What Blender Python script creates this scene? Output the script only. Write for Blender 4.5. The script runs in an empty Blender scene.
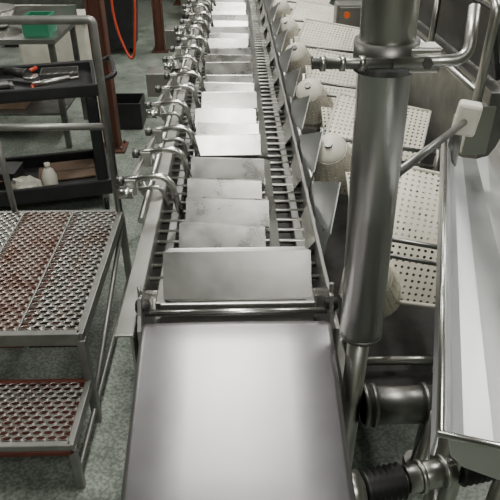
import bpy, math, random
from mathutils import Vector, Matrix
random.seed(4)
C = bpy.context.scene.collection

# ---------------- materials ----------------
def mat(name, col, metal=0.0, rough=0.5, col2=None, nscale=8.0, stretch=None, bump=0.0, bscale=60, contrast=(0.35,0.65), rvar=0.0, speckle=0.0):
    m = bpy.data.materials.new(name); m.use_nodes = True
    nt = m.node_tree; b = nt.nodes['Principled BSDF']
    b.inputs['Base Color'].default_value = (*col,1); b.inputs['Metallic'].default_value = metal
    b.inputs['Roughness'].default_value = rough
    tc = nt.nodes.new('ShaderNodeTexCoord'); mp = nt.nodes.new('ShaderNodeMapping')
    nt.links.new(tc.outputs['Object'], mp.inputs['Vector'])
    if stretch: mp.inputs['Scale'].default_value = stretch
    if col2 or rvar:
        n = nt.nodes.new('ShaderNodeTexNoise'); n.inputs['Scale'].default_value = nscale; n.inputs['Detail'].default_value = 6
        n.inputs['Roughness'].default_value = .6
        nt.links.new(mp.outputs[0], n.inputs['Vector'])
        if col2:
            r = nt.nodes.new('ShaderNodeValToRGB')
            r.color_ramp.elements[0].position = contrast[0]; r.color_ramp.elements[1].position = contrast[1]
            r.color_ramp.elements[0].color = (*col,1); r.color_ramp.elements[1].color = (*col2,1)
            nt.links.new(n.outputs['Fac'], r.inputs[0]); nt.links.new(r.outputs[0], b.inputs['Base Color'])
            if speckle:
                s = nt.nodes.new('ShaderNodeTexNoise'); s.inputs['Scale'].default_value = 75; s.inputs['Detail'].default_value = 3
                nt.links.new(mp.outputs[0], s.inputs['Vector'])
                r2 = nt.nodes.new('ShaderNodeValToRGB')
                r2.color_ramp.elements[0].position=.40; r2.color_ramp.elements[1].position=.60
                r2.color_ramp.elements[0].color=(1-speckle,)*3+(1,); r2.color_ramp.elements[1].color=(1+speckle*.6,)*3+(1,)
                nt.links.new(s.outputs['Fac'], r2.inputs[0])
                mx = nt.nodes.new('ShaderNodeMix'); mx.data_type='RGBA'; mx.blend_type='MULTIPLY'; mx.inputs[0].default_value=1
                nt.links.new(r.outputs[0], mx.inputs[6]); nt.links.new(r2.outputs[0], mx.inputs[7]); nt.links.new(mx.outputs[2], b.inputs['Base Color'])
        if rvar:
            mr = nt.nodes.new('ShaderNodeMapRange'); mr.inputs[1].default_value=.3; mr.inputs[2].default_value=.7
            mr.inputs[3].default_value = rough-rvar; mr.inputs[4].default_value = rough+rvar
            nt.links.new(n.outputs['Fac'], mr.inputs[0]); nt.links.new(mr.outputs[0], b.inputs['Roughness'])
    if bump:
        n2 = nt.nodes.new('ShaderNodeTexNoise'); n2.inputs['Scale'].default_value = bscale; n2.inputs['Detail'].default_value = 3
        nt.links.new(mp.outputs[0], n2.inputs['Vector'])
        bp = nt.nodes.new('ShaderNodeBump'); bp.inputs['Strength'].default_value = bump; bp.inputs['Distance'].default_value=.004
        nt.links.new(n2.outputs['Fac'], bp.inputs['Height']); nt.links.new(bp.outputs[0], b.inputs['Normal'])
    return m
STEEL = mat('stainless_steel', (.44,.44,.42), 1, .34, (.50,.50,.48), 6, None, .04, 40, rvar=.03)
PLATE = mat('stainless_plate', (.25,.25,.24), 1, .30, (.34,.34,.33), 9, None, .12, 18, rvar=.07)
GATE = mat('gate_plate_steel', (.25,.25,.245), 1, .34, (.31,.31,.30), 7, None, .10, 16, rvar=.06)
HOOK = mat('polished_rod_steel', (.62,.62,.60), 1, .26)
COVER = mat('satin_cover_steel', (.325,.315,.335), 1, .405, (.37,.36,.38), 5, None, .05, 16, rvar=.02)
TROUGH = mat('trough_steel', (.46,.47,.48), 1, .40, (.54,.55,.56), 6, None, .05, 20, rvar=.05)
DSTEEL = mat('dull_steel', (.17,.17,.165), .9, .40, (.26,.26,.25), 9)
DARK = mat('dark_metal', (.03,.03,.03), .6, .5, (.06,.06,.06), 9)
GALV = mat('galvanised_grating', (.50,.49,.47), .85, .40, (.28,.19,.15), 5, None, .1, 50, (.48,.8))
GALV_R = mat('rusty_grating', (.45,.39,.36), .75, .48, (.22,.10,.07), 7, None, .1, 50, (.42,.72))
RUST = mat('rust_red_pan', (.10,.028,.02), .1, .7, (.17,.05,.035), 8)
TUBE = mat('painted_grey_tube', (.24,.245,.23), .7, .42, (.32,.32,.31), 12)
PLAST = mat('black_plastic', (.010,.011,.013), 0, .45, (.022,.022,.024), 6)
WHITE = mat('white_hdpe', (.76,.73,.65), 0, .45, (.62,.59,.52), 9)
PERF = mat('perforated_plastic', (.86,.82,.71), 0, .42, (.74,.70,.60), 6)
RUBBER = mat('rubber', (.010,.010,.010), 0, .5)
RED = mat('red_oxide_paint', (.14,.055,.035), .1, .6, (.09,.038,.025), 6)
REDP = mat('red_plastic', (.50,.05,.02), 0, .4)
GREEN = mat('green_paint', (.03,.22,.12), 0, .4)
CARD = mat('brown_cardboard', (.14,.09,.06), 0, .8, (.20,.14,.10), 5)
FLOOR = mat('concrete_floor', (.165,.195,.17), 0, .38, (.34,.38,.34), 6, None, .3, 22, (.3,.72), rvar=.12, speckle=.35)
WALL = mat('painted_wall', (.36,.37,.31), 0, .7, (.29,.30,.26), 3)
CEIL = mat('ceiling_paint', (.36,.37,.34), 0, .8, (.30,.31,.29), 2)
LAMP = bpy.data.materials.new('lamp_glow'); LAMP.use_nodes=True
LAMP.node_tree.nodes['Principled BSDF'].inputs['Emission Color'].default_value=(1,1,.94,1)
LAMP.node_tree.nodes['Principled BSDF'].inputs['Emission Strength'].default_value=6

# ---------------- helpers ----------------
def empty(name, loc=(0,0,0), rz=0):
    e = bpy.data.objects.new(name, None); e.location = loc; e.rotation_euler[2]=rz; e.empty_display_size=.1
    C.objects.link(e); return e
def mesh(name, vs, fs, m, parent=None, smooth=False, solid=0, bevel=0):
    me = bpy.data.meshes.new(name); me.from_pydata([tuple(v) for v in vs], [], fs); me.update()
    me.materials.append(m)
    if smooth:
        for p in me.polygons: p.use_smooth = True
    o = bpy.data.objects.new(name, me); C.objects.link(o)
    if parent: o.parent = parent
    if solid:
        s = o.modifiers.new('s','SOLIDIFY'); s.thickness = solid; s.offset=0
    if bevel:
        b = o.modifiers.new('b','BEVEL'); b.width = bevel; b.segments = 2; b.limit_method='ANGLE'
    return o
def box(name, c, s, m, parent=None, rot=(0,0,0), bevel=.004):
    x,y,z = s[0]/2,s[1]/2,s[2]/2
    vs=[(-x,-y,-z),(x,-y,-z),(x,y,-z),(-x,y,-z),(-x,-y,z),(x,-y,z),(x,y,z),(-x,y,z)]
    fs=[(0,3,2,1),(4,5,6,7),(0,1,5,4),(1,2,6,5),(2,3,7,6),(3,0,4,7)]
    o = mesh(name, vs, fs, m, parent, bevel=min(bevel, min(s)*.3)); o.location=c; o.rotation_euler=rot; return o
def rod(name, pts, r, m, parent=None, seg=12, rs=None):
    """tube swept along a polyline with capped ends"""
    pts=[Vector(p) for p in pts]; vs=[]; fs=[]; n=len(pts); prev=None
    for i,p in enumerate(pts):
        if i==0: d=pts[1]-p
        elif i==n-1: d=p-pts[-2]
        else: d=(pts[i+1]-p).normalized()+(p-pts[i-1]).normalized()
        if d.length<1e-9: d=prev_d
        d.normalize(); prev_d=d
        if prev is None:
            a = d.cross(Vector((0,0,1)));
            if a.length<1e-3: a=d.cross(Vector((0,1,0)))
        else: a = prev-d*prev.dot(d)
        a.normalize(); prev=a; b=d.cross(a); rr = rs[i] if rs else r
        for k in range(seg):
            t=2*math.pi*k/seg; vs.append(p+a*rr*math.cos(t)+b*rr*math.sin(t))
    for i in range(n-1):
        for k in range(seg):
            k2=(k+1)%seg; fs.append((i*seg+k,i*seg+k2,(i+1)*seg+k2,(i+1)*seg+k))
    fs.append(tuple(range(seg-1,-1,-1))); fs.append(tuple((n-1)*seg+k for k in range(seg)))
    o = mesh(name, vs, fs, m, parent)
    for pl in o.data.polygons:
        pl.use_smooth = len(pl.vertices)==4
    return o
def bend(pts, r=.03, n=5):
    """round the corners of a polyline"""
    pts=[Vector(p) for p in pts]; out=[pts[0]]
    for i in range(1,len(pts)-1):
        p=pts[i]; a=(pts[i-1]-p); b=(pts[i+1]-p)
        ra=min(r,a.length*.45,b.length*.45); s=p+a.normalized()*ra; e=p+b.normalized()*ra
        for k in range(n+1):
            t=k/n; out.append(s*(1-t)**2+p*2*t*(1-t)+e*t*t)
    out.append(pts[-1]); return out
def perf(name, nu, nv, fn, m, parent, hole=.3, diamond=False, lip=0.0, thick=.003):
    """sheet with real holes; fn(u,v,h) -> xyz, u,v in 0..1, h=offset normal"""
    vs=[]; fs=[]
    for j in range(nv):
        sh = .5 if (diamond and j%2) else 0
        for i in range(nu - (1 if sh else 0)):
            b=len(vs)
            if diamond:
                inner=[(-.42,0),(-.24,-.3),(0,-.40),(.24,-.3),(.42,0),(.24,.3),(0,.40),(-.24,.3)]
                outer=[(-.5,0),(-.5,-.5),(0,-.5),(.5,-.5),(.5,0),(.5,.5),(0,.5),(-.5,.5)]
            else:
                inner=[(hole*math.cos(math.pi+k*math.pi/4),hole*math.sin(math.pi+k*math.pi/4)) for k in range(8)]
                outer=[(-.5,0),(-.5,-.5),(0,-.5),(.5,-.5),(.5,0),(.5,.5),(0,.5),(-.5,.5)]
            for (a,c) in outer: vs.append(fn((i+.5+sh+a)/nu,(j+.5+c)/nv,0))
            for (a,c) in inner: vs.append(fn((i+.5+sh+a)/nu,(j+.5+c)/nv,lip))
            for k in range(8):
                k2=(k+1)%8; fs.append((b+k,b+k2,b+8+k2,b+8+k))
    return mesh(name, vs, fs, m, parent, solid=thick)

# ---------------- room ----------------
X0,X1,Y0,Y1,ZC=-6.5,5.0,-3.5,14.0,4.4
box('floor',((X0+X1)/2,(Y0+Y1)/2,-.05),(X1-X0,Y1-Y0,.1),FLOOR,bevel=0)
box('ceiling',((X0+X1)/2,(Y0+Y1)/2,ZC+.05),(X1-X0,Y1-Y0,.1),CEIL,bevel=0)
box('wall_back',((X0+X1)/2,Y1+.05,ZC/2),(X1-X0,.1,ZC),WALL,bevel=0)
box('wall_front',((X0+X1)/2,Y0-.05,ZC/2),(X1-X0,.1,ZC),WALL,bevel=0)
box('wall_left',(X0-.05,(Y0+Y1)/2,ZC/2),(.1,Y1-Y0,ZC),WALL,bevel=0)
box('wall_right',(X1+.05,(Y0+Y1)/2,ZC/2),(.1,Y1-Y0,ZC),WALL,bevel=0)

# fluorescent fixtures (real lamps)
for (x,y,pw) in [(-.1,1.9,64),(-.1,5.2,66),(-.1,8.5,66),(-3.2,3.2,46),(-3.2,7.5,42),(2.6,3.0,62),(2.6,7.5,60),(.5,-1.3,60)]:
    e=empty('fluorescent_light',(x,y,3.6))
    box('housing',(0,0,.05),(.34,1.5,.08),WHITE,e)
    for dx in (-.08,.08): rod('tube',[(dx,-.7,-.015),(dx,.7,-.015)],.018,LAMP,e)
    for dy in (-.6,.6): rod('hanger',[(0,dy,.08),(0,dy,.8)],.006,DSTEEL,e,8)
    l=bpy.data.lights.new('lamp','AREA'); l.shape='RECTANGLE'; l.size=.36; l.size_y=1.5
    l.energy=pw; l.color=(1,.98,.90)
    lo=bpy.data.objects.new('lamp',l); lo.parent=e; lo.location=(0,0,-.05); C.objects.link(lo)

# ---------------- slat conveyor ----------------
cv=empty('slat_conveyor')
L0,L1=1.17,9.0
# frame side walls + legs
box('side_rail_l',(-.285,(L0+L1)/2,.86),(.012,L1-L0,.22),STEEL,cv)
box('side_rail_l_flange',(-.305,(L0+L1)/2,.972),(.05,L1-L0,.008),STEEL,cv)
box('side_rail_r',(.262,(L0+L1)/2,.87),(.012,L1-L0,.24),STEEL,cv)
box('drip_pan',(-.01,(L0+L1)/2,.77),(.52,L1-L0,.01),DARK,cv)
for y in (1.5,3.2,5.0,6.8,8.7):
    for x in (-.27,.25): rod('leg',[(x,y,0),(x,y,.86)],.022,STEEL,cv); rod('foot',[(x,y,0),(x,y,.015)],.045,STEEL,cv)
    rod('cross_brace',[(-.27,y,.3),(.25,y,.3)],.015,STEEL,cv)
for x in (-.235,.215):
    box('chain_track',(x,(L0+L1)/2+.1,.9),(.03,L1-L0-.2,.05),DSTEEL,cv)
y=1.50
while y<L1:
    rod('cross_rod',[(-.28,y,.920),(.255,y,.920)],.009,STEEL,cv,8); y+=.072
# slat pans: inclined face with a folded top lip and folded front skirt
def pan(name,xc,w,y,z,l,tilt,mt,skirt=.018,lip=.012,th=.003,r=.012,yaw=0,lipout=.4):
    ct,st=math.cos(tilt),math.sin(tilt); vs=[]; fs=[]
    prof=[(-.002,-skirt),(0,-.003),(.004,0),(l*.5,0),(l-.008,0),(l-.001,-.003),(l+lip*lipout,-lip)]
    for (a,h) in prof:
        ins = r if (a<=0 or a>=l-.002) else 0
        for xx in (-w/2+ins,-w/2+r+.002,0,w/2-r-.002,w/2-ins):
            vs.append((xc+xx, y+a*ct-h*st + xx*yaw, z+a*st+h*ct))
    for i in range(len(prof)-1):
        for k in range(4): fs.append((i*5+k,i*5+k+1,(i+1)*5+k+1,(i+1)*5+k))
    return mesh(name,vs,fs,mt,cv,solid=th)
pan('gate_plate',-.003,.42,1.305,.985,.145,math.radians(56),GATE,skirt=.004,lip=.006,th=.003,r=.016)
y=1.60; g=0
while y<L1-.5:
    nk=4 if g==0 else 3
    for k in range(nk):
        yy=y+k*.168
        t=math.radians(42+random.uniform(-7,7))
        pan('slat_pan',-.045+random.uniform(-.010,.010),.29+random.uniform(-.01,.01),yy,.950+random.uniform(-.004,.006),.108,t,PLATE,skirt=.012,lip=.014,yaw=random.uniform(-.12,.03),lipout=-.2)
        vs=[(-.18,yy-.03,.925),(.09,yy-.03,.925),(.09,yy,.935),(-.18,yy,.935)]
        mesh('pan_foot_shade',vs,[(0,1,2,3)],DARK,cv,solid=.003)  # foot strip coloured dark to paint the shadow in the gap between pans
        x0=.106; vs=[(x0,yy,.955),(x0,yy+.09,1.02),(x0+.03,yy+.14,.99),(x0+.035,yy+.05,.93)]
        mesh('pan_cheek',vs,[(0,1,2,3)],STEEL,cv,solid=.003)
    y+=.168*nk+.10; g+=1
# right guard flaps
y=1.60
while y<8.5:
    vs=[(.272,y,.88),(.272,y+.36,.88),(.285,y+.36,1.03),(.35,y+.17,1.12),(.30,y,1.02)]
    mesh('guard_flap',vs,[(0,1,2,3),(0,3,4)],TROUGH,cv,solid=.004)
    vs=[(.262,y+.02,.985),(.262,y+.30,.985),(.225,y+.26,.90),(.215,y+.05,.90)]
    mesh('inner_flap',vs,[(0,1,2,3)],STEEL,cv,solid=.003)
    box('flap_stay',(.27,y+.2,.9),(.02,.03,.12),STEEL,cv)
    y+=.46
rod('guard_rail_r',[(.30,1.7,.97),(.29,L1,.97)],.010,STEEL,cv)
# left hook lever units
y=1.84
while y<8.2:
    xo=-.395
    box('lever_bar',(xo+.03,y+.29,1.055),(.016,.60,.034),STEEL,cv,(0,0,math.radians(-5)))
    rod('bar_knob',[(xo-.022,y-.01,1.055),(xo+.028,y-.01,1.055)],.019,HOOK,cv)
    for j,dy in enumerate((.03,.27,.50)):
        xx=xo+.055*dy/.60
        rod('hook_rod',bend([(xx-.03,y+dy,1.085),(xx+.15,y+dy+.01,1.10),(xx+.185,y+dy-.02,.965)],.05),.0125,HOOK,cv)
        rod('hook_nut',[(xx-.035,y+dy,1.085),(xx-.012,y+dy,1.085)],.019,DSTEEL,cv,6)
        box('hook_block',(xx+.015,y+dy,1.065),(.04,.04,.06),STEEL,cv)
        if j!=1:
            rod('low_hook',bend([(xx+.01,y+dy+.10,1.0),(xx+.11,y+dy+.10,1.01),(xx+.125,y+dy+.09,.93)],.03),.009,STEEL,cv,10)
            rod('drop_link',[(xx+.01,y+dy+.10,1.0),(xx+.01,y+dy+.02,1.06)],.009,DSTEEL,cv,8)
    for dy in (.15,.42):
        rod('bar_stay',bend([(-.29,y+dy,.95),(-.36,y+dy,.97),(-.37,y+dy,1.05)],.02),.012,STEEL,cv)
        rod('bar_stay_low',[(-.37,y+dy,1.05),(-.29,y+dy+.02,.78)],.009,STEEL,cv)
    y+=.80
rod('long_rail_l',[(-.335,1.75,.99),(-.315,L1,.99)],.012,STEEL,cv)
rod('long_rail_l2',[(-.35,1.9,.80),(-.33,L1,.80)],.012,STEEL,cv)
for (y,s) in ((3.55,.16),(4.7,.18),(6.3,.2)):
    box('bearing_box',(-.46,y,.93),(.15,s,.14),STEEL,cv)
    rod('box_bracket',[(-.44,y,.88),(-.29,y,.88)],.02,STEEL,cv)
# cover: sloping sheet with rolled edges
prof=[(1.20,.93),(1.195,.985),(1.185,1.0),(1.165,1.003),(1.10,.988),(.95,.944),(.80,.902),(.65,.86),(.55,.82),(.50,.75),(.49,.60)]
vs=[];fs=[]
for (y,z) in prof:
    for (x,dz) in ((-.258,-.10),(-.258,-.018),(-.254,-.006),(-.243,0),(-.12,.002),(0,.003),(.12,.002),(.228,0),(.24,-.006),(.244,-.018),(.244,-.10)):
        vs.append((x,y,z+dz))
n=11
for i in range(len(prof)-1):
    for k in range(n-1): fs.append((i*n+k,(i+1)*n+k,(i+1)*n+k+1,i*n+k+1))
mesh('end_cover',vs,fs,COVER,cv,smooth=True,solid=.003)
box('cover_base',(-.007,.86,.66),(.46,.64,.30),STEEL,cv)
for x in (-.2,.19):
    for y in (.6,1.1): rod('cover_leg',[(x,y,0),(x,y,.55)],.022,STEEL,cv)
# recess between cover and gate plate
box('recess_back',(-.003,1.30,.93),(.44,.012,.10),STEEL,cv)
box('recess_floor',(-.003,1.24,.89),(.50,.12,.01),DSTEEL,cv)
rod('hinge_shaft',[(-.285,1.275,.965),(.28,1.275,.965)],.010,HOOK,cv)
rod('hinge_shaft_front',[(-.24,1.222,.94),(.23,1.222,.94)],.006,DSTEEL,cv)
for s,x in ((-1,-.268),(1,.252)):
    vs=[(x,1.19,.86),(x,1.36,.86),(x,1.36,.95),(x,1.31,1.02),(x,1.28,1.045),(x,1.245,1.04),(x,1.22,1.0),(x,1.19,.97)]
    mesh('hinge_ear',vs,[tuple(range(8))],STEEL,cv,solid=.010)
    rod('hinge_nut',[(x-.015,1.262,1.0),(x+.02,1.262,1.0)],.018,DARK,cv,6)
    rod('hinge_pin',[(x,1.262,1.0),(x,1.262,1.07)],.006,STEEL,cv,8)

# ---------------- work platform ----------------
wp=empty('work_platform')
PX1=-.62; PX0=-1.62
def deck(nm,x0,x1,y0,y1,z,mt):
    nu=max(2,int((x1-x0)/.040)); nv=max(2,int((y1-y0)/.024))
    perf(nm,nu,nv,lambda u,v,h:(x0+(x1-x0)*u,y0+(y1-y0)*v,z+h),mt,wp,diamond=True,lip=.009,thick=.002)
deck('deck_right',-.86,PX1-.012,1.75,2.69,.5,GALV)
deck('deck_mid',-1.115,-.872,1.75,2.69,.5,GALV_R)
deck('deck_left',PX0,-1.127,1.75,2.69,.5,GALV)
for x in (-.866,-1.121): box('deck_seam',(x,2.22,.497),(.010,.95,.02),TUBE,wp)
box('deck_frame_front',((PX0+PX1)/2,1.735,.475),(PX1-PX0,.03,.06),TUBE,wp)
box('deck_frame_back',((PX0+PX1)/2,2.70,.475),(PX1-PX0,.03,.06),TUBE,wp)
box('deck_frame_r',(PX1,2.22,.475),(.03,.99,.06),TUBE,wp)
box('deck_frame_l',(PX0,2.22,.475),(.03,.99,.06),TUBE,wp)
for x in (-.74,-.85,-1.0,-1.1,-1.37): box('deck_joist',(x,2.22,.45),(.03,.94,.05),RUST,wp)
box('deck_under_pan',(-.99,2.22,.415),(.26,.94,.006),RUST,wp)
box('deck_under_pan_b',(-.74,2.22,.415),(.2,.94,.006),DARK,wp)
deck('step_deck',PX0,PX1-.012,1.42,1.71,.25,GALV)
box('step_nosing',((PX0+PX1)/2,1.405,.235),(PX1-PX0,.025,.05),TUBE,wp)
box('step_nosing_lip',((PX0+PX1)/2,1.391,.222),(PX1-PX0,.006,.02),RUST,wp)
box('step_back',((PX0+PX1)/2,1.72,.235),(PX1-PX0,.02,.05),RUST,wp)
box('step_side',(PX1,1.56,.235),(.025,.33,.05),TUBE,wp)
box('step_pan',((PX0+PX1)/2,1.56,.17),(PX1-PX0-.03,.28,.006),RUST,wp)
for x in (PX0,PX1):
    for y in (1.735,2.70): box('leg',(x,y,.235),(.035,.035,.47),TUBE,wp)
    box('step_leg',(x,1.41,.115),(.03,.03,.23),TUBE,wp)
    rod('side_brace',[(x,1.74,.12),(x,2.69,.42)],.012,TUBE,wp)
    rod('low_tie',[(x,1.42,.08),(x,2.69,.08)],.011,TUBE,wp)
PR=.019
rod('guard_rail',bend([(PX1-.005,2.70,.45),(PX1-.005,2.70,1.46),(PX0,2.70,1.46),(PX0,2.70,.45)],.02),PR,TUBE,wp)
rod('mid_rail',[(PX1,2.70,.97),(PX0,2.70,.97)],PR*.9,TUBE,wp)
rod('mid_post',[(-1.17,2.70,.5),(-1.17,2.70,.97)],PR*.8,TUBE,wp)

# ---------------- utility cart ----------------
ct=empty('utility_cart',(-1.42,3.78,0),math.radians(14))
CW,CD=1.0,.58
def tray(z,h):
    box('tray_floor',(0,0,z),(CW,CD,.02),PLAST,ct,bevel=.01)
    for s in (-1,1):
        box('tray_side',(0,s*(CD/2-.012),z+h/2),(CW,.03,h),PLAST,ct,bevel=.01)
        box('tray_end',(s*(CW/2-.012),0,z+h/2),(.03,CD,h),PLAST,ct,bevel=.01)
tray(.14,.10); tray(.83,.07)
for sx in (-1,1):
    for sy in (-1,1):
        x,y=sx*(CW/2-.05),sy*(CD/2-.05)
        box('corner_post',(x,y,.49),(.075,.075,.66),PLAST,ct,bevel=.015)
        rod('caster_wheel',[(x-.015,y,.05),(x+.015,y,.05)],.05,RUBBER,ct,20)
        box('caster_fork',(x,y,.10),(.045,.05,.07),DSTEEL,ct)
rod('push_handle',bend([(CW/2-.02,-.22,.87),(CW/2+.12,-.22,.93),(CW/2+.12,.22,.93),(CW/2-.02,.22,.87)],.04),.016,PLAST,ct)
def onc(x,y,z): 
    a=math.radians(14); return (-1.42+x*math.cos(a)-y*math.sin(a),3.78+x*math.sin(a)+y*math.cos(a),z)
b=empty('spray_bottle',onc(.10,-.20,.15))
rod('body',[(0,0,0),(0,0,.01),(0,0,.13),(0,0,.17),(0,0,.19)],.04,WHITE,b,20,[.046,.05,.05,.034,.016])
rod('cap',[(0,0,.19),(0,0,.22)],.019,WHITE,b)
# crumpled plastic bag
vs=[];fs=[]; R=random.Random(7); NU,NV=14,8
for j in range(NV+1):
    for i in range(NU):
        a=2*math.pi*i/NU; ph=math.pi*j/NV; rr=1+R.uniform(-.22,.22)
        vs.append((.10*rr*math.sin(ph)*math.cos(a), .06*rr*math.sin(ph)*math.sin(a), .06-.06*math.cos(ph)*(1 if ph<1.57 else rr)))
for j in range(NV):
    for i in range(NU): fs.append((j*NU+i,j*NU+(i+1)%NU,(j+1)*NU+(i+1)%NU,(j+1)*NU+i))
pb=mesh('plastic_bag',vs,fs,WHITE); pb.location=onc(-.06,-.17,.155)
b=empty('cardboard_sheet',onc(.20,.09,.16)); box('sheet',(0,0,0),(.40,.24,.012),CARD,b,(0,0,.25)); box('flap',(0.02,.07,.02),(.33,.1,.01),CARD,b,(.3,0,.25))
b=empty('tool_case',onc(-.24,.05,.151)); box('case',(0,0,.05),(.26,.2,.10),DARK,b); box('lid',(0,0,.108),(.27,.21,.014),PLAST,b); rod('handle',bend([(-.05,-.1,.06),(-.05,-.13,.07),(.05,-.13,.07),(.05,-.1,.06)],.01),.007,RED,b,8)
b=empty('pipe_wrench',onc(-.22,-.06,.86),.4)
box('handle',(0,0,0),(.26,.03,.02),REDP,b); box('jaw',(.15,.012,0),(.06,.06,.025),DSTEEL,b); box('hook_jaw',(.19,-.015,0),(.025,.08,.025),DSTEEL,b)
b=empty('hand_grinder',onc(0.0,.12,.87),-.5)
rod('body',[(-.1,0,.02),(0,0,.025),(.1,0,.025)],.03,DARK,b,14,[.022,.03,.034]); rod('disc_guard',[(.12,0,0),(.12,0,.02)],.05,STEEL,b,20); rod('side_grip',[(.08,0,.03),(.08,.1,.04)],.013,REDP,b)
b=empty('caulk_gun',onc(.22,-.12,.865),.6)
rod('barrel',[(-.12,0,.02),(.12,0,.02)],.02,STEEL,b); rod('nozzle',[(.12,0,.02),(.18,0,.02)],.006,WHITE,b,8); rod('grip',bend([(-.12,0,.02),(-.14,-.07,.01),(-.13,-.11,.01)],.02),.009,REDP,b)
b=empty('steel_rule',onc(.0,-.22,.845),.0); box('blade',(0,0,0),(.22,.03,.004),STEEL,b); box('stock',(-.09,.02,.004),(.03,.08,.012),DARK,b)
b=empty('parts_tray',onc(.27,.14,.843),.2)
box('base',(0,0,0.004),(.24,.16,.006),DSTEEL,b)
for s in (-1,1): box('rim',(0,s*.08,.02),(.24,.006,.04),DSTEEL,b); box('rim_end',(s*.12,0,.02),(.006,.16,.04),DSTEEL,b)
for k in range(4): rod('bolt',[(-.09+.05*k,-.03+.02*(k%2),.015),(-.06+.05*k,.03,.015)],.007,STEEL,b,6)

# ---------------- workbench and stuff behind cart ----------------
wb=empty('steel_workbench',(-2.15,5.10,0))
box('top',(0,0,.9),(1.5,.8,.04),STEEL,wb); box('shelf',(0,0,.3),(1.4,.7,.025),DSTEEL,wb); box('backsplash',(0,.39,.97),(1.5,.02,.12),STEEL,wb)
for sx in (-.7,.7):
    for sy in (-.35,.35): box('leg',(sx,sy,.44),(.045,.045,.88),DSTEEL,wb)
b=empty('green_parts_bin',(-1.56,4.90,.92))
box('base',(0,0,.01),(.20,.24,.02),GREEN,b)
for s in (-1,1): box('side',(s*.095,0,.075),(.012,.24,.14),GREEN,b); box('end',(0,s*.115,.06 if s<0 else .075),(.20,.012,.10 if s<0 else .14),GREEN,b)
b=empty('mixing_bowl',(-2.0,5.1,.92)); rod('bowl',[(0,0,0),(0,0,.04),(0,0,.14),(0,0,.16)],.1,STEEL,b,28,[.10,.15,.19,.20])
b=empty('cardboard_box',(-2.0,5.0,.315)); box('carton',(0,0,.14),(.42,.34,.28),CARD,b); box('tape',(0,0,.282),(.42,.05,.003),WHITE,b); box('flap',(0,-.18,.275),(.42,.05,.006),CARD,b,(.6,0,0))
b=empty('floor_crate',(-1.05,5.3,0)); box('crate_floor',(0,0,.02),(.36,.3,.03),PLAST,b)
for s in (-1,1): box('crate_side',(s*.175,0,.13),(.014,.3,.24),PLAST,b); box('crate_end',(0,s*.145,.13),(.36,.014,.24),PLAST,b)
b=empty('storage_tote',(-1.95,6.7,0))
box('body',(0,0,.42),(.75,.5,.55),WHITE,b,bevel=.03); box('rim',(0,0,.70),(.80,.55,.04),WHITE,b); box('skid',(0,0,.07),(.7,.45,.14),DARK,b)
b=empty('floor_machine',(-2.6,8.6,0))
box('cabinet',(0,0,.65),(1.2,.8,1.1),DSTEEL,b); box('base',(0,0,.05),(1.1,.7,.1),DARK,b); box('panel',(0,-.41,.9),(.5,.02,.35),WHITE,b); box('hopper',(.1,0,1.3),(.7,.6,.2),STEEL,b)
b=empty('wheeled_bin',(-1.55,8.0,0))
vs=[(-.22,-.2,.1),(.22,-.2,.1),(.22,.2,.1),(-.22,.2,.1),(-.28,-.26,.8),(.28,-.26,.8),(.28,.26,.8),(-.28,.26,.8)]
mesh('tub',vs,[(0,3,2,1),(0,1,5,4),(1,2,6,5),(2,3,7,6),(3,0,4,7)],PLAST,b,solid=.02)
box('rim',(0,-.27,.8),(.6,.03,.04),PLAST,b); box('rim_b',(0,.27,.8),(.6,.03,.04),PLAST,b)
for sx in (-.17,.17): rod('wheel',[(sx-.02,0,.06),(sx+.02,0,.06)],.06,RUBBER,b,16)

def column(x,y):
    e=empty('steel_column',(x,y,0))
    box('flange_a',(-.055,0,ZC/2),(.014,.13,ZC),RED,e); box('flange_b',(.055,0,ZC/2),(.014,.13,ZC),RED,e)
    box('web',(0,0,ZC/2),(.11,.012,ZC),RED,e); box('base_plate',(0,0,.01),(.22,.22,.02),RED,e)
    for a in (-.08,.08):
        for c in (-.08,.08): rod('anchor_bolt',[(a,c,.02),(a,c,.05)],.01,DSTEEL,e,6)
column(-1.06,4.72); column(-1.0,8.0); column(-1.0,11.3)
e=empty('air_hose',(0,0,0))
pts=bend([(-1.10,5.7,ZC),(-1.02,5.7,2.0),(-1.12,5.6,.9),(-.95,5.5,.45),(-.88,5.6,1.1),(-.98,5.62,1.9)],.25,8)
rod('hose',pts,.011,REDP,e,8)
b=empty('storage_drum',(-.62,9.9,0)); rod('drum',[(0,0,.12),(0,0,.95)],.24,WHITE,b,28); rod('lid',[(0,0,.95),(0,0,.98)],.25,DSTEEL,b,28); box('dolly',(0,0,.08),(.42,.42,.08),DARK,b)
b=empty('cross_conveyor',(0.9,10.9,0))
box('bed',(0,0,1.0),(3.4,.6,.14),STEEL,b); box('belt',(0,0,1.08),(3.3,.5,.015),WHITE,b)
for x in (-1.5,0,1.5):
    for y in (-.25,.25): rod('leg',[(x,y,0),(x,y,.95)],.03,STEEL,b)

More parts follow.
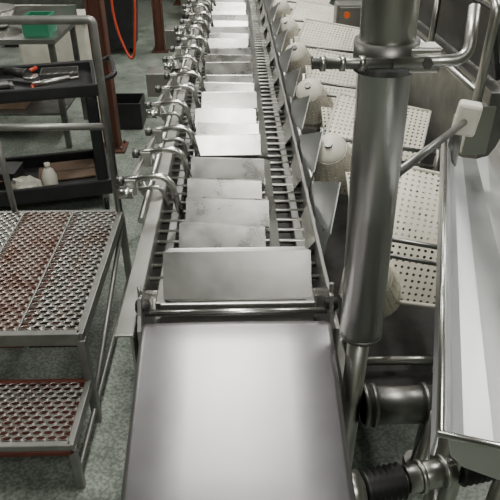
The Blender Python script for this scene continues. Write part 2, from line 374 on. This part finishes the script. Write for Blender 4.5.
# ---------------- perforated paddle conveyor (right) ----------------
pc=empty('perforated_paddle_conveyor')
box('frame_l',(.345,4.6,.60),(.03,6.6,.07),STEEL,pc)
box('frame_r',(.84,4.6,.80),(.03,6.6,.10),STEEL,pc)
box('under_paddle_shade',(.59,4.6,.50),(.50,6.6,.01),DARK,pc)  # dark sheet added to stand in for shade below the paddles
for y in (1.5,3.2,5,7.6):
    for x in (.345,.84): rod('leg',[(x,y,0),(x,y,.78 if x>.5 else .6)],.024,STEEL,pc)
    rod('tie',[(.345,y,.55),(.84,y,.55)],.016,STEEL,pc)
y=1.56; i=0
while y<7.6:
    t=math.radians(43+random.uniform(-4,4)); ln=.50; w=.42; tw=math.radians(-16+random.uniform(-4,4)); bow=.05
    ox,oz=.345,.80
    def fn(u,v,h,y=y,t=t,tw=tw):
        a=u*w; l=v*ln*(1-.12*u); hh=h+bow*math.sin(math.pi*v)
        px=a+.05*v; py=l*math.cos(t)-hh*math.sin(t); pz=l*math.sin(t)+hh*math.cos(t)
        return (ox+px*math.cos(tw)-py*math.sin(tw), y+px*math.sin(tw)+py*math.cos(tw), oz+pz)
    perf('paddle_panel',20,23,fn,PERF,pc,hole=.24,thick=.005)
    for v0 in (0,1): rod('paddle_rim',[fn(u/6,v0,0) for u in range(7)],.008,WHITE,pc,8)
    for u0 in (0,1): rod('paddle_edge',[fn(u0,v/6,0) for v in range(7)],.008,WHITE,pc,8)
    # domed tapered drum at the aisle side of each paddle
    A=Vector((.25,.62,-.74)).normalized(); P=Vector((.385,y-.10,1.04))
    if i==0: P=Vector((.42,y-.06,.92))
    B=A.cross(Vector((0,0,1))).normalized(); D_=A.cross(B)
    def fd(u,v,h,A=A,B=B,D_=D_,P=P):
        a=2*math.pi*u; r=.068+.04*v+h
        return tuple(P+A*(.17*v)+B*r*math.cos(a)+D_*r*math.sin(a))
    perf('drum_shell',24,8,fd,PERF,pc,hole=.20,thick=.005)
    rod('drum_dome',[P-A*.035,P-A*.030,P-A*.02,P-A*.005,P],.055,WHITE,pc,24,[.014,.032,.052,.067,.069])
    rod('drum_hub',[P-A*.05,P-A*.03],.016,DSTEEL,pc,12)
    rod('drum_back',[P+A*.17,P+A*.182],.110,WHITE,pc,24)
    rod('drum_shaft',[P+A*.17,P+A*.46],.016,DSTEEL,pc)
    def f2(u,v,h,y=y):
        return (.44+.36*u, y+.36+.22*v-h*.3, .80+.18*v+.03*math.sin(math.pi*v)+h-.03*u)
    perf('shelf_panel',16,11,f2,PERF,pc,hole=.26,thick=.006)
    rod('shelf_rim',[f2(u/4,0,0) for u in range(5)],.008,WHITE,pc,8)
    rod('guide_rod',[(.36,y-.04,1.07),(.82,y-.16,1.04)],.008,DSTEEL,pc)
    rod('guide_rod_b',[(.36,y-.04,1.01),(.82,y-.16,.98)],.007,DSTEEL,pc)
    rod('guide_post',[(.36,y-.04,.60),(.36,y-.04,1.11)],.010,STEEL,pc)
    rod('guide_post_r',[(.82,y-.16,.84),(.82,y-.16,1.06)],.010,STEEL,pc)
    y+=.78; i+=1
ORANGE=mat('orange_lens',(.7,.13,.02),0,.3)
box('control_box',(.84,4.35,1.12),(.26,.14,.24),TUBE,pc,bevel=.01)
box('control_box_door',(.84,4.275,1.12),(.22,.012,.20),STEEL,pc)
rod('control_box_post',[(.84,4.35,.85),(.84,4.35,1.0)],.025,STEEL,pc)
rod('indicator_lens',[(.78,4.262,1.17),(.78,4.27,1.17)],.022,ORANGE,pc,16)

# ---------------- support post with clamp ----------------
sp=empty('support_post')
def pp(z):
    f=(z-1.0); return (.305-.035*f,1.10,z)
rod('sleeve',[pp(1.04),pp(2.6)],.051,STEEL,sp,32)
rod('sleeve_lip',[pp(1.035),pp(1.045)],.053,DSTEEL,sp,32)
rod('inner_post',[(.305,1.10,0),pp(1.1)],.028,STEEL,sp,24)
rod('foot',[(.305,1.10,0),(.305,1.10,.015)],.07,STEEL,sp,24)
q=pp(1.72)
rod('clamp_collar',[pp(1.69),pp(1.745)],.060,DSTEEL,sp,32)
box('clamp_lug',(q[0]+.06,1.075,1.717),(.06,.05,.045),STEEL,sp)
rod('clamp_bolt',[(q[0]+.06,1.03,1.717),(q[0]+.06,1.12,1.717)],.010,DSTEEL,sp,6)
rod('threaded_rod',[(.135,1.045,1.715),(q[0]+.02,1.045,1.715)],.010,DSTEEL,sp)
for k in range(3): rod('rod_nut',[(.15+.035*k,1.045,1.715),(.160+.035*k,1.045,1.715)],.014,STEEL,sp,6)
rod('bent_handle',bend([(q[0]+.0,1.045,1.715),(q[0]+.135,1.045,1.72),(q[0]+.15,1.10,1.80)],.03),.011,STEEL,sp)

# ---------------- gear / drive shaft ----------------
ds=empty('drive_shaft_assembly')
rod('gear_tube',[(.337,1.10,.77),(.56,1.10,.77)],.052,DSTEEL,ds,28)
for x in (.337,.36,.50): rod('gear_flange',[(x,1.10,.77),(x+.012,1.10,.77)],.060,DSTEEL,ds,28)
rod('gear_shaft',[(.337,1.10,.77),(.9,1.10,.77)],.018,STEEL,ds)
P0=Vector((.22,.80,.815)); P1=Vector((.80,.92,.815)); D=P1-P0
rod('shaft',[P0,P1],.017,STEEL,ds)
def bellow(a,b,n=7):
    pts=[];rs=[]
    for k in range(n*2+1):
        pts.append(P0+D*(a+(b-a)*k/(n*2))); rs.append(.043 if k%2 else .029)
    rod('rubber_bellow',pts,.03,RUBBER,ds,24,rs)
bellow(.10,.27); bellow(.50,.68)
rod('coupling',[P0+D*.28,P0+D*.48],.032,STEEL,ds,24)
for f in (.33,.43): rod('coupling_ring',[P0+D*f,P0+D*(f+.02)],.039,STEEL,ds,24)
rod('bearing',[P0+D*.02,P0+D*.09],.045,STEEL,ds,24)
rod('bearing_b',[P0+D*.70,P0+D*.82],.05,DARK,ds,24)
rod('support_a',[P0+D*.05,(.25,.81,0)],.02,STEEL,ds)
rod('support_b',[(.66,.90,.81),(.66,.90,0)],.02,STEEL,ds)
rod('diag_strut',[(.52,1.05,.8),(.42,.95,.0)],.016,STEEL,ds)
rod('rear_leg',[(.60,1.10,.77),(.60,1.10,0)],.022,STEEL,ds)

# ---------------- discharge trough ----------------
tr=empty('discharge_trough',(.293,.57,1.3),math.radians(-17.5))
prof=[(0,-.05),(0,-.004),(.003,0),(.012,0),(.018,-.006),(.028,-.04),(.05,-.06),(.10,-.07),(.18,-.07),(.24,-.055),(.27,-.02),(.32,.09),(.36,.21),(.37,.215),(.375,.19)]
vs=[];fs=[];n=len(prof); ys=[0,.004,.02,.4,.8,1.22]
def tap(x,yy): return x if x<.03 else .03+(x-.03)*(1-.45*yy/1.22)
for yy in ys:
    for (x,z) in prof: vs.append((tap(x,yy),yy,z))
for i in range(len(ys)-1):
    for k in range(n-1): fs.append((i*n+k,i*n+k+1,(i+1)*n+k+1,(i+1)*n+k))
mesh('channel',vs,fs,TROUGH,tr,smooth=False,solid=.004)
vs=[(x,0.002,z) for (x,z) in prof[2:11]]; top=[(x,0.002,0.0) for (x,z) in prof[2:11]]
m_=len(vs); mesh('end_wall',vs+top,[(k,k+1,m_+k+1,m_+k) for k in range(m_-1)],STEEL,tr,solid=.004)
rod('end_lip',[(0,0,0),(.28,0,0)],.006,HOOK,tr,10)
rod('rim_bead',[(.005,0,0),(.005,1.22,0)],.006,HOOK,tr,10)
for yy in (.35,1.0):
    rod('stand',[(.12,yy,-.07),(.12,yy,-1.3)],.022,STEEL,tr); rod('stand_foot',[(.12,yy,-1.3),(.12,yy,-1.285)],.05,STEEL,tr)
    box('saddle',(.12,yy,-.085),(.2,.04,.02),STEEL,tr)
rod('stand_tie',[(.12,.35,-.8),(.12,1.0,-.8)],.016,STEEL,tr)
rod('link_bar',[(-.118,.525,.17),(.05,1.10,.10)],.010,DSTEEL,tr)
box('white_block',(.045,1.08,.11),(.065,.05,.095),WHITE,tr,(0,.1,0),bevel=.01)
rod('block_stem',[(.03,1.13,-.1),(.03,1.13,.10)],.018,DSTEEL,tr)

# ---------------- processing machine (right rear) ----------------
pm=empty('processing_machine',(1.42,3.1,0))
box('body',(0,0,.75),(.9,1.9,1.1),DSTEEL,pm)
box('hood',(.05,0,1.42),(.7,1.7,.22),STEEL,pm,bevel=.03)
box('inner_panel',(-.43,-.1,1.45),(.02,1.5,.28),DARK,pm,(0,-.3,0))
for x in (-.4,.4):
    for y in (-.85,.85): rod('leg',[(x,y,0),(x,y,.3)],.03,STEEL,pm)
rod('frame_rail',bend([(-.5,-.95,1.2),(-.5,-.95,1.62),(-.5,.95,1.62),(-.5,.95,1.2)],.05),.018,STEEL,pm)
rod('frame_rail_low',[(-.5,-.95,1.3),(-.5,.95,1.3)],.015,STEEL,pm)
rod('vert_bar',[(-.5,-.3,1.2),(-.5,-.3,1.62)],.015,STEEL,pm)
box('corner_plate',(-.47,-.93,1.15),(.1,.06,.2),STEEL,pm)

# ---------------- camera ----------------
cam=bpy.data.cameras.new('camera'); co=bpy.data.objects.new('camera',cam); C.objects.link(co)
co.location=(0,0,2.0); co.rotation_euler=(math.radians(57),0,math.radians(-1.4))
cam.sensor_width=36; cam.lens=41.8; cam.clip_start=.02
bpy.context.scene.camera=co
w=bpy.data.worlds.new('world'); bpy.context.scene.world=w; w.use_nodes=True
w.node_tree.nodes['Background'].inputs[0].default_value=(.8,.85,.78,1); w.node_tree.nodes['Background'].inputs[1].default_value=.12
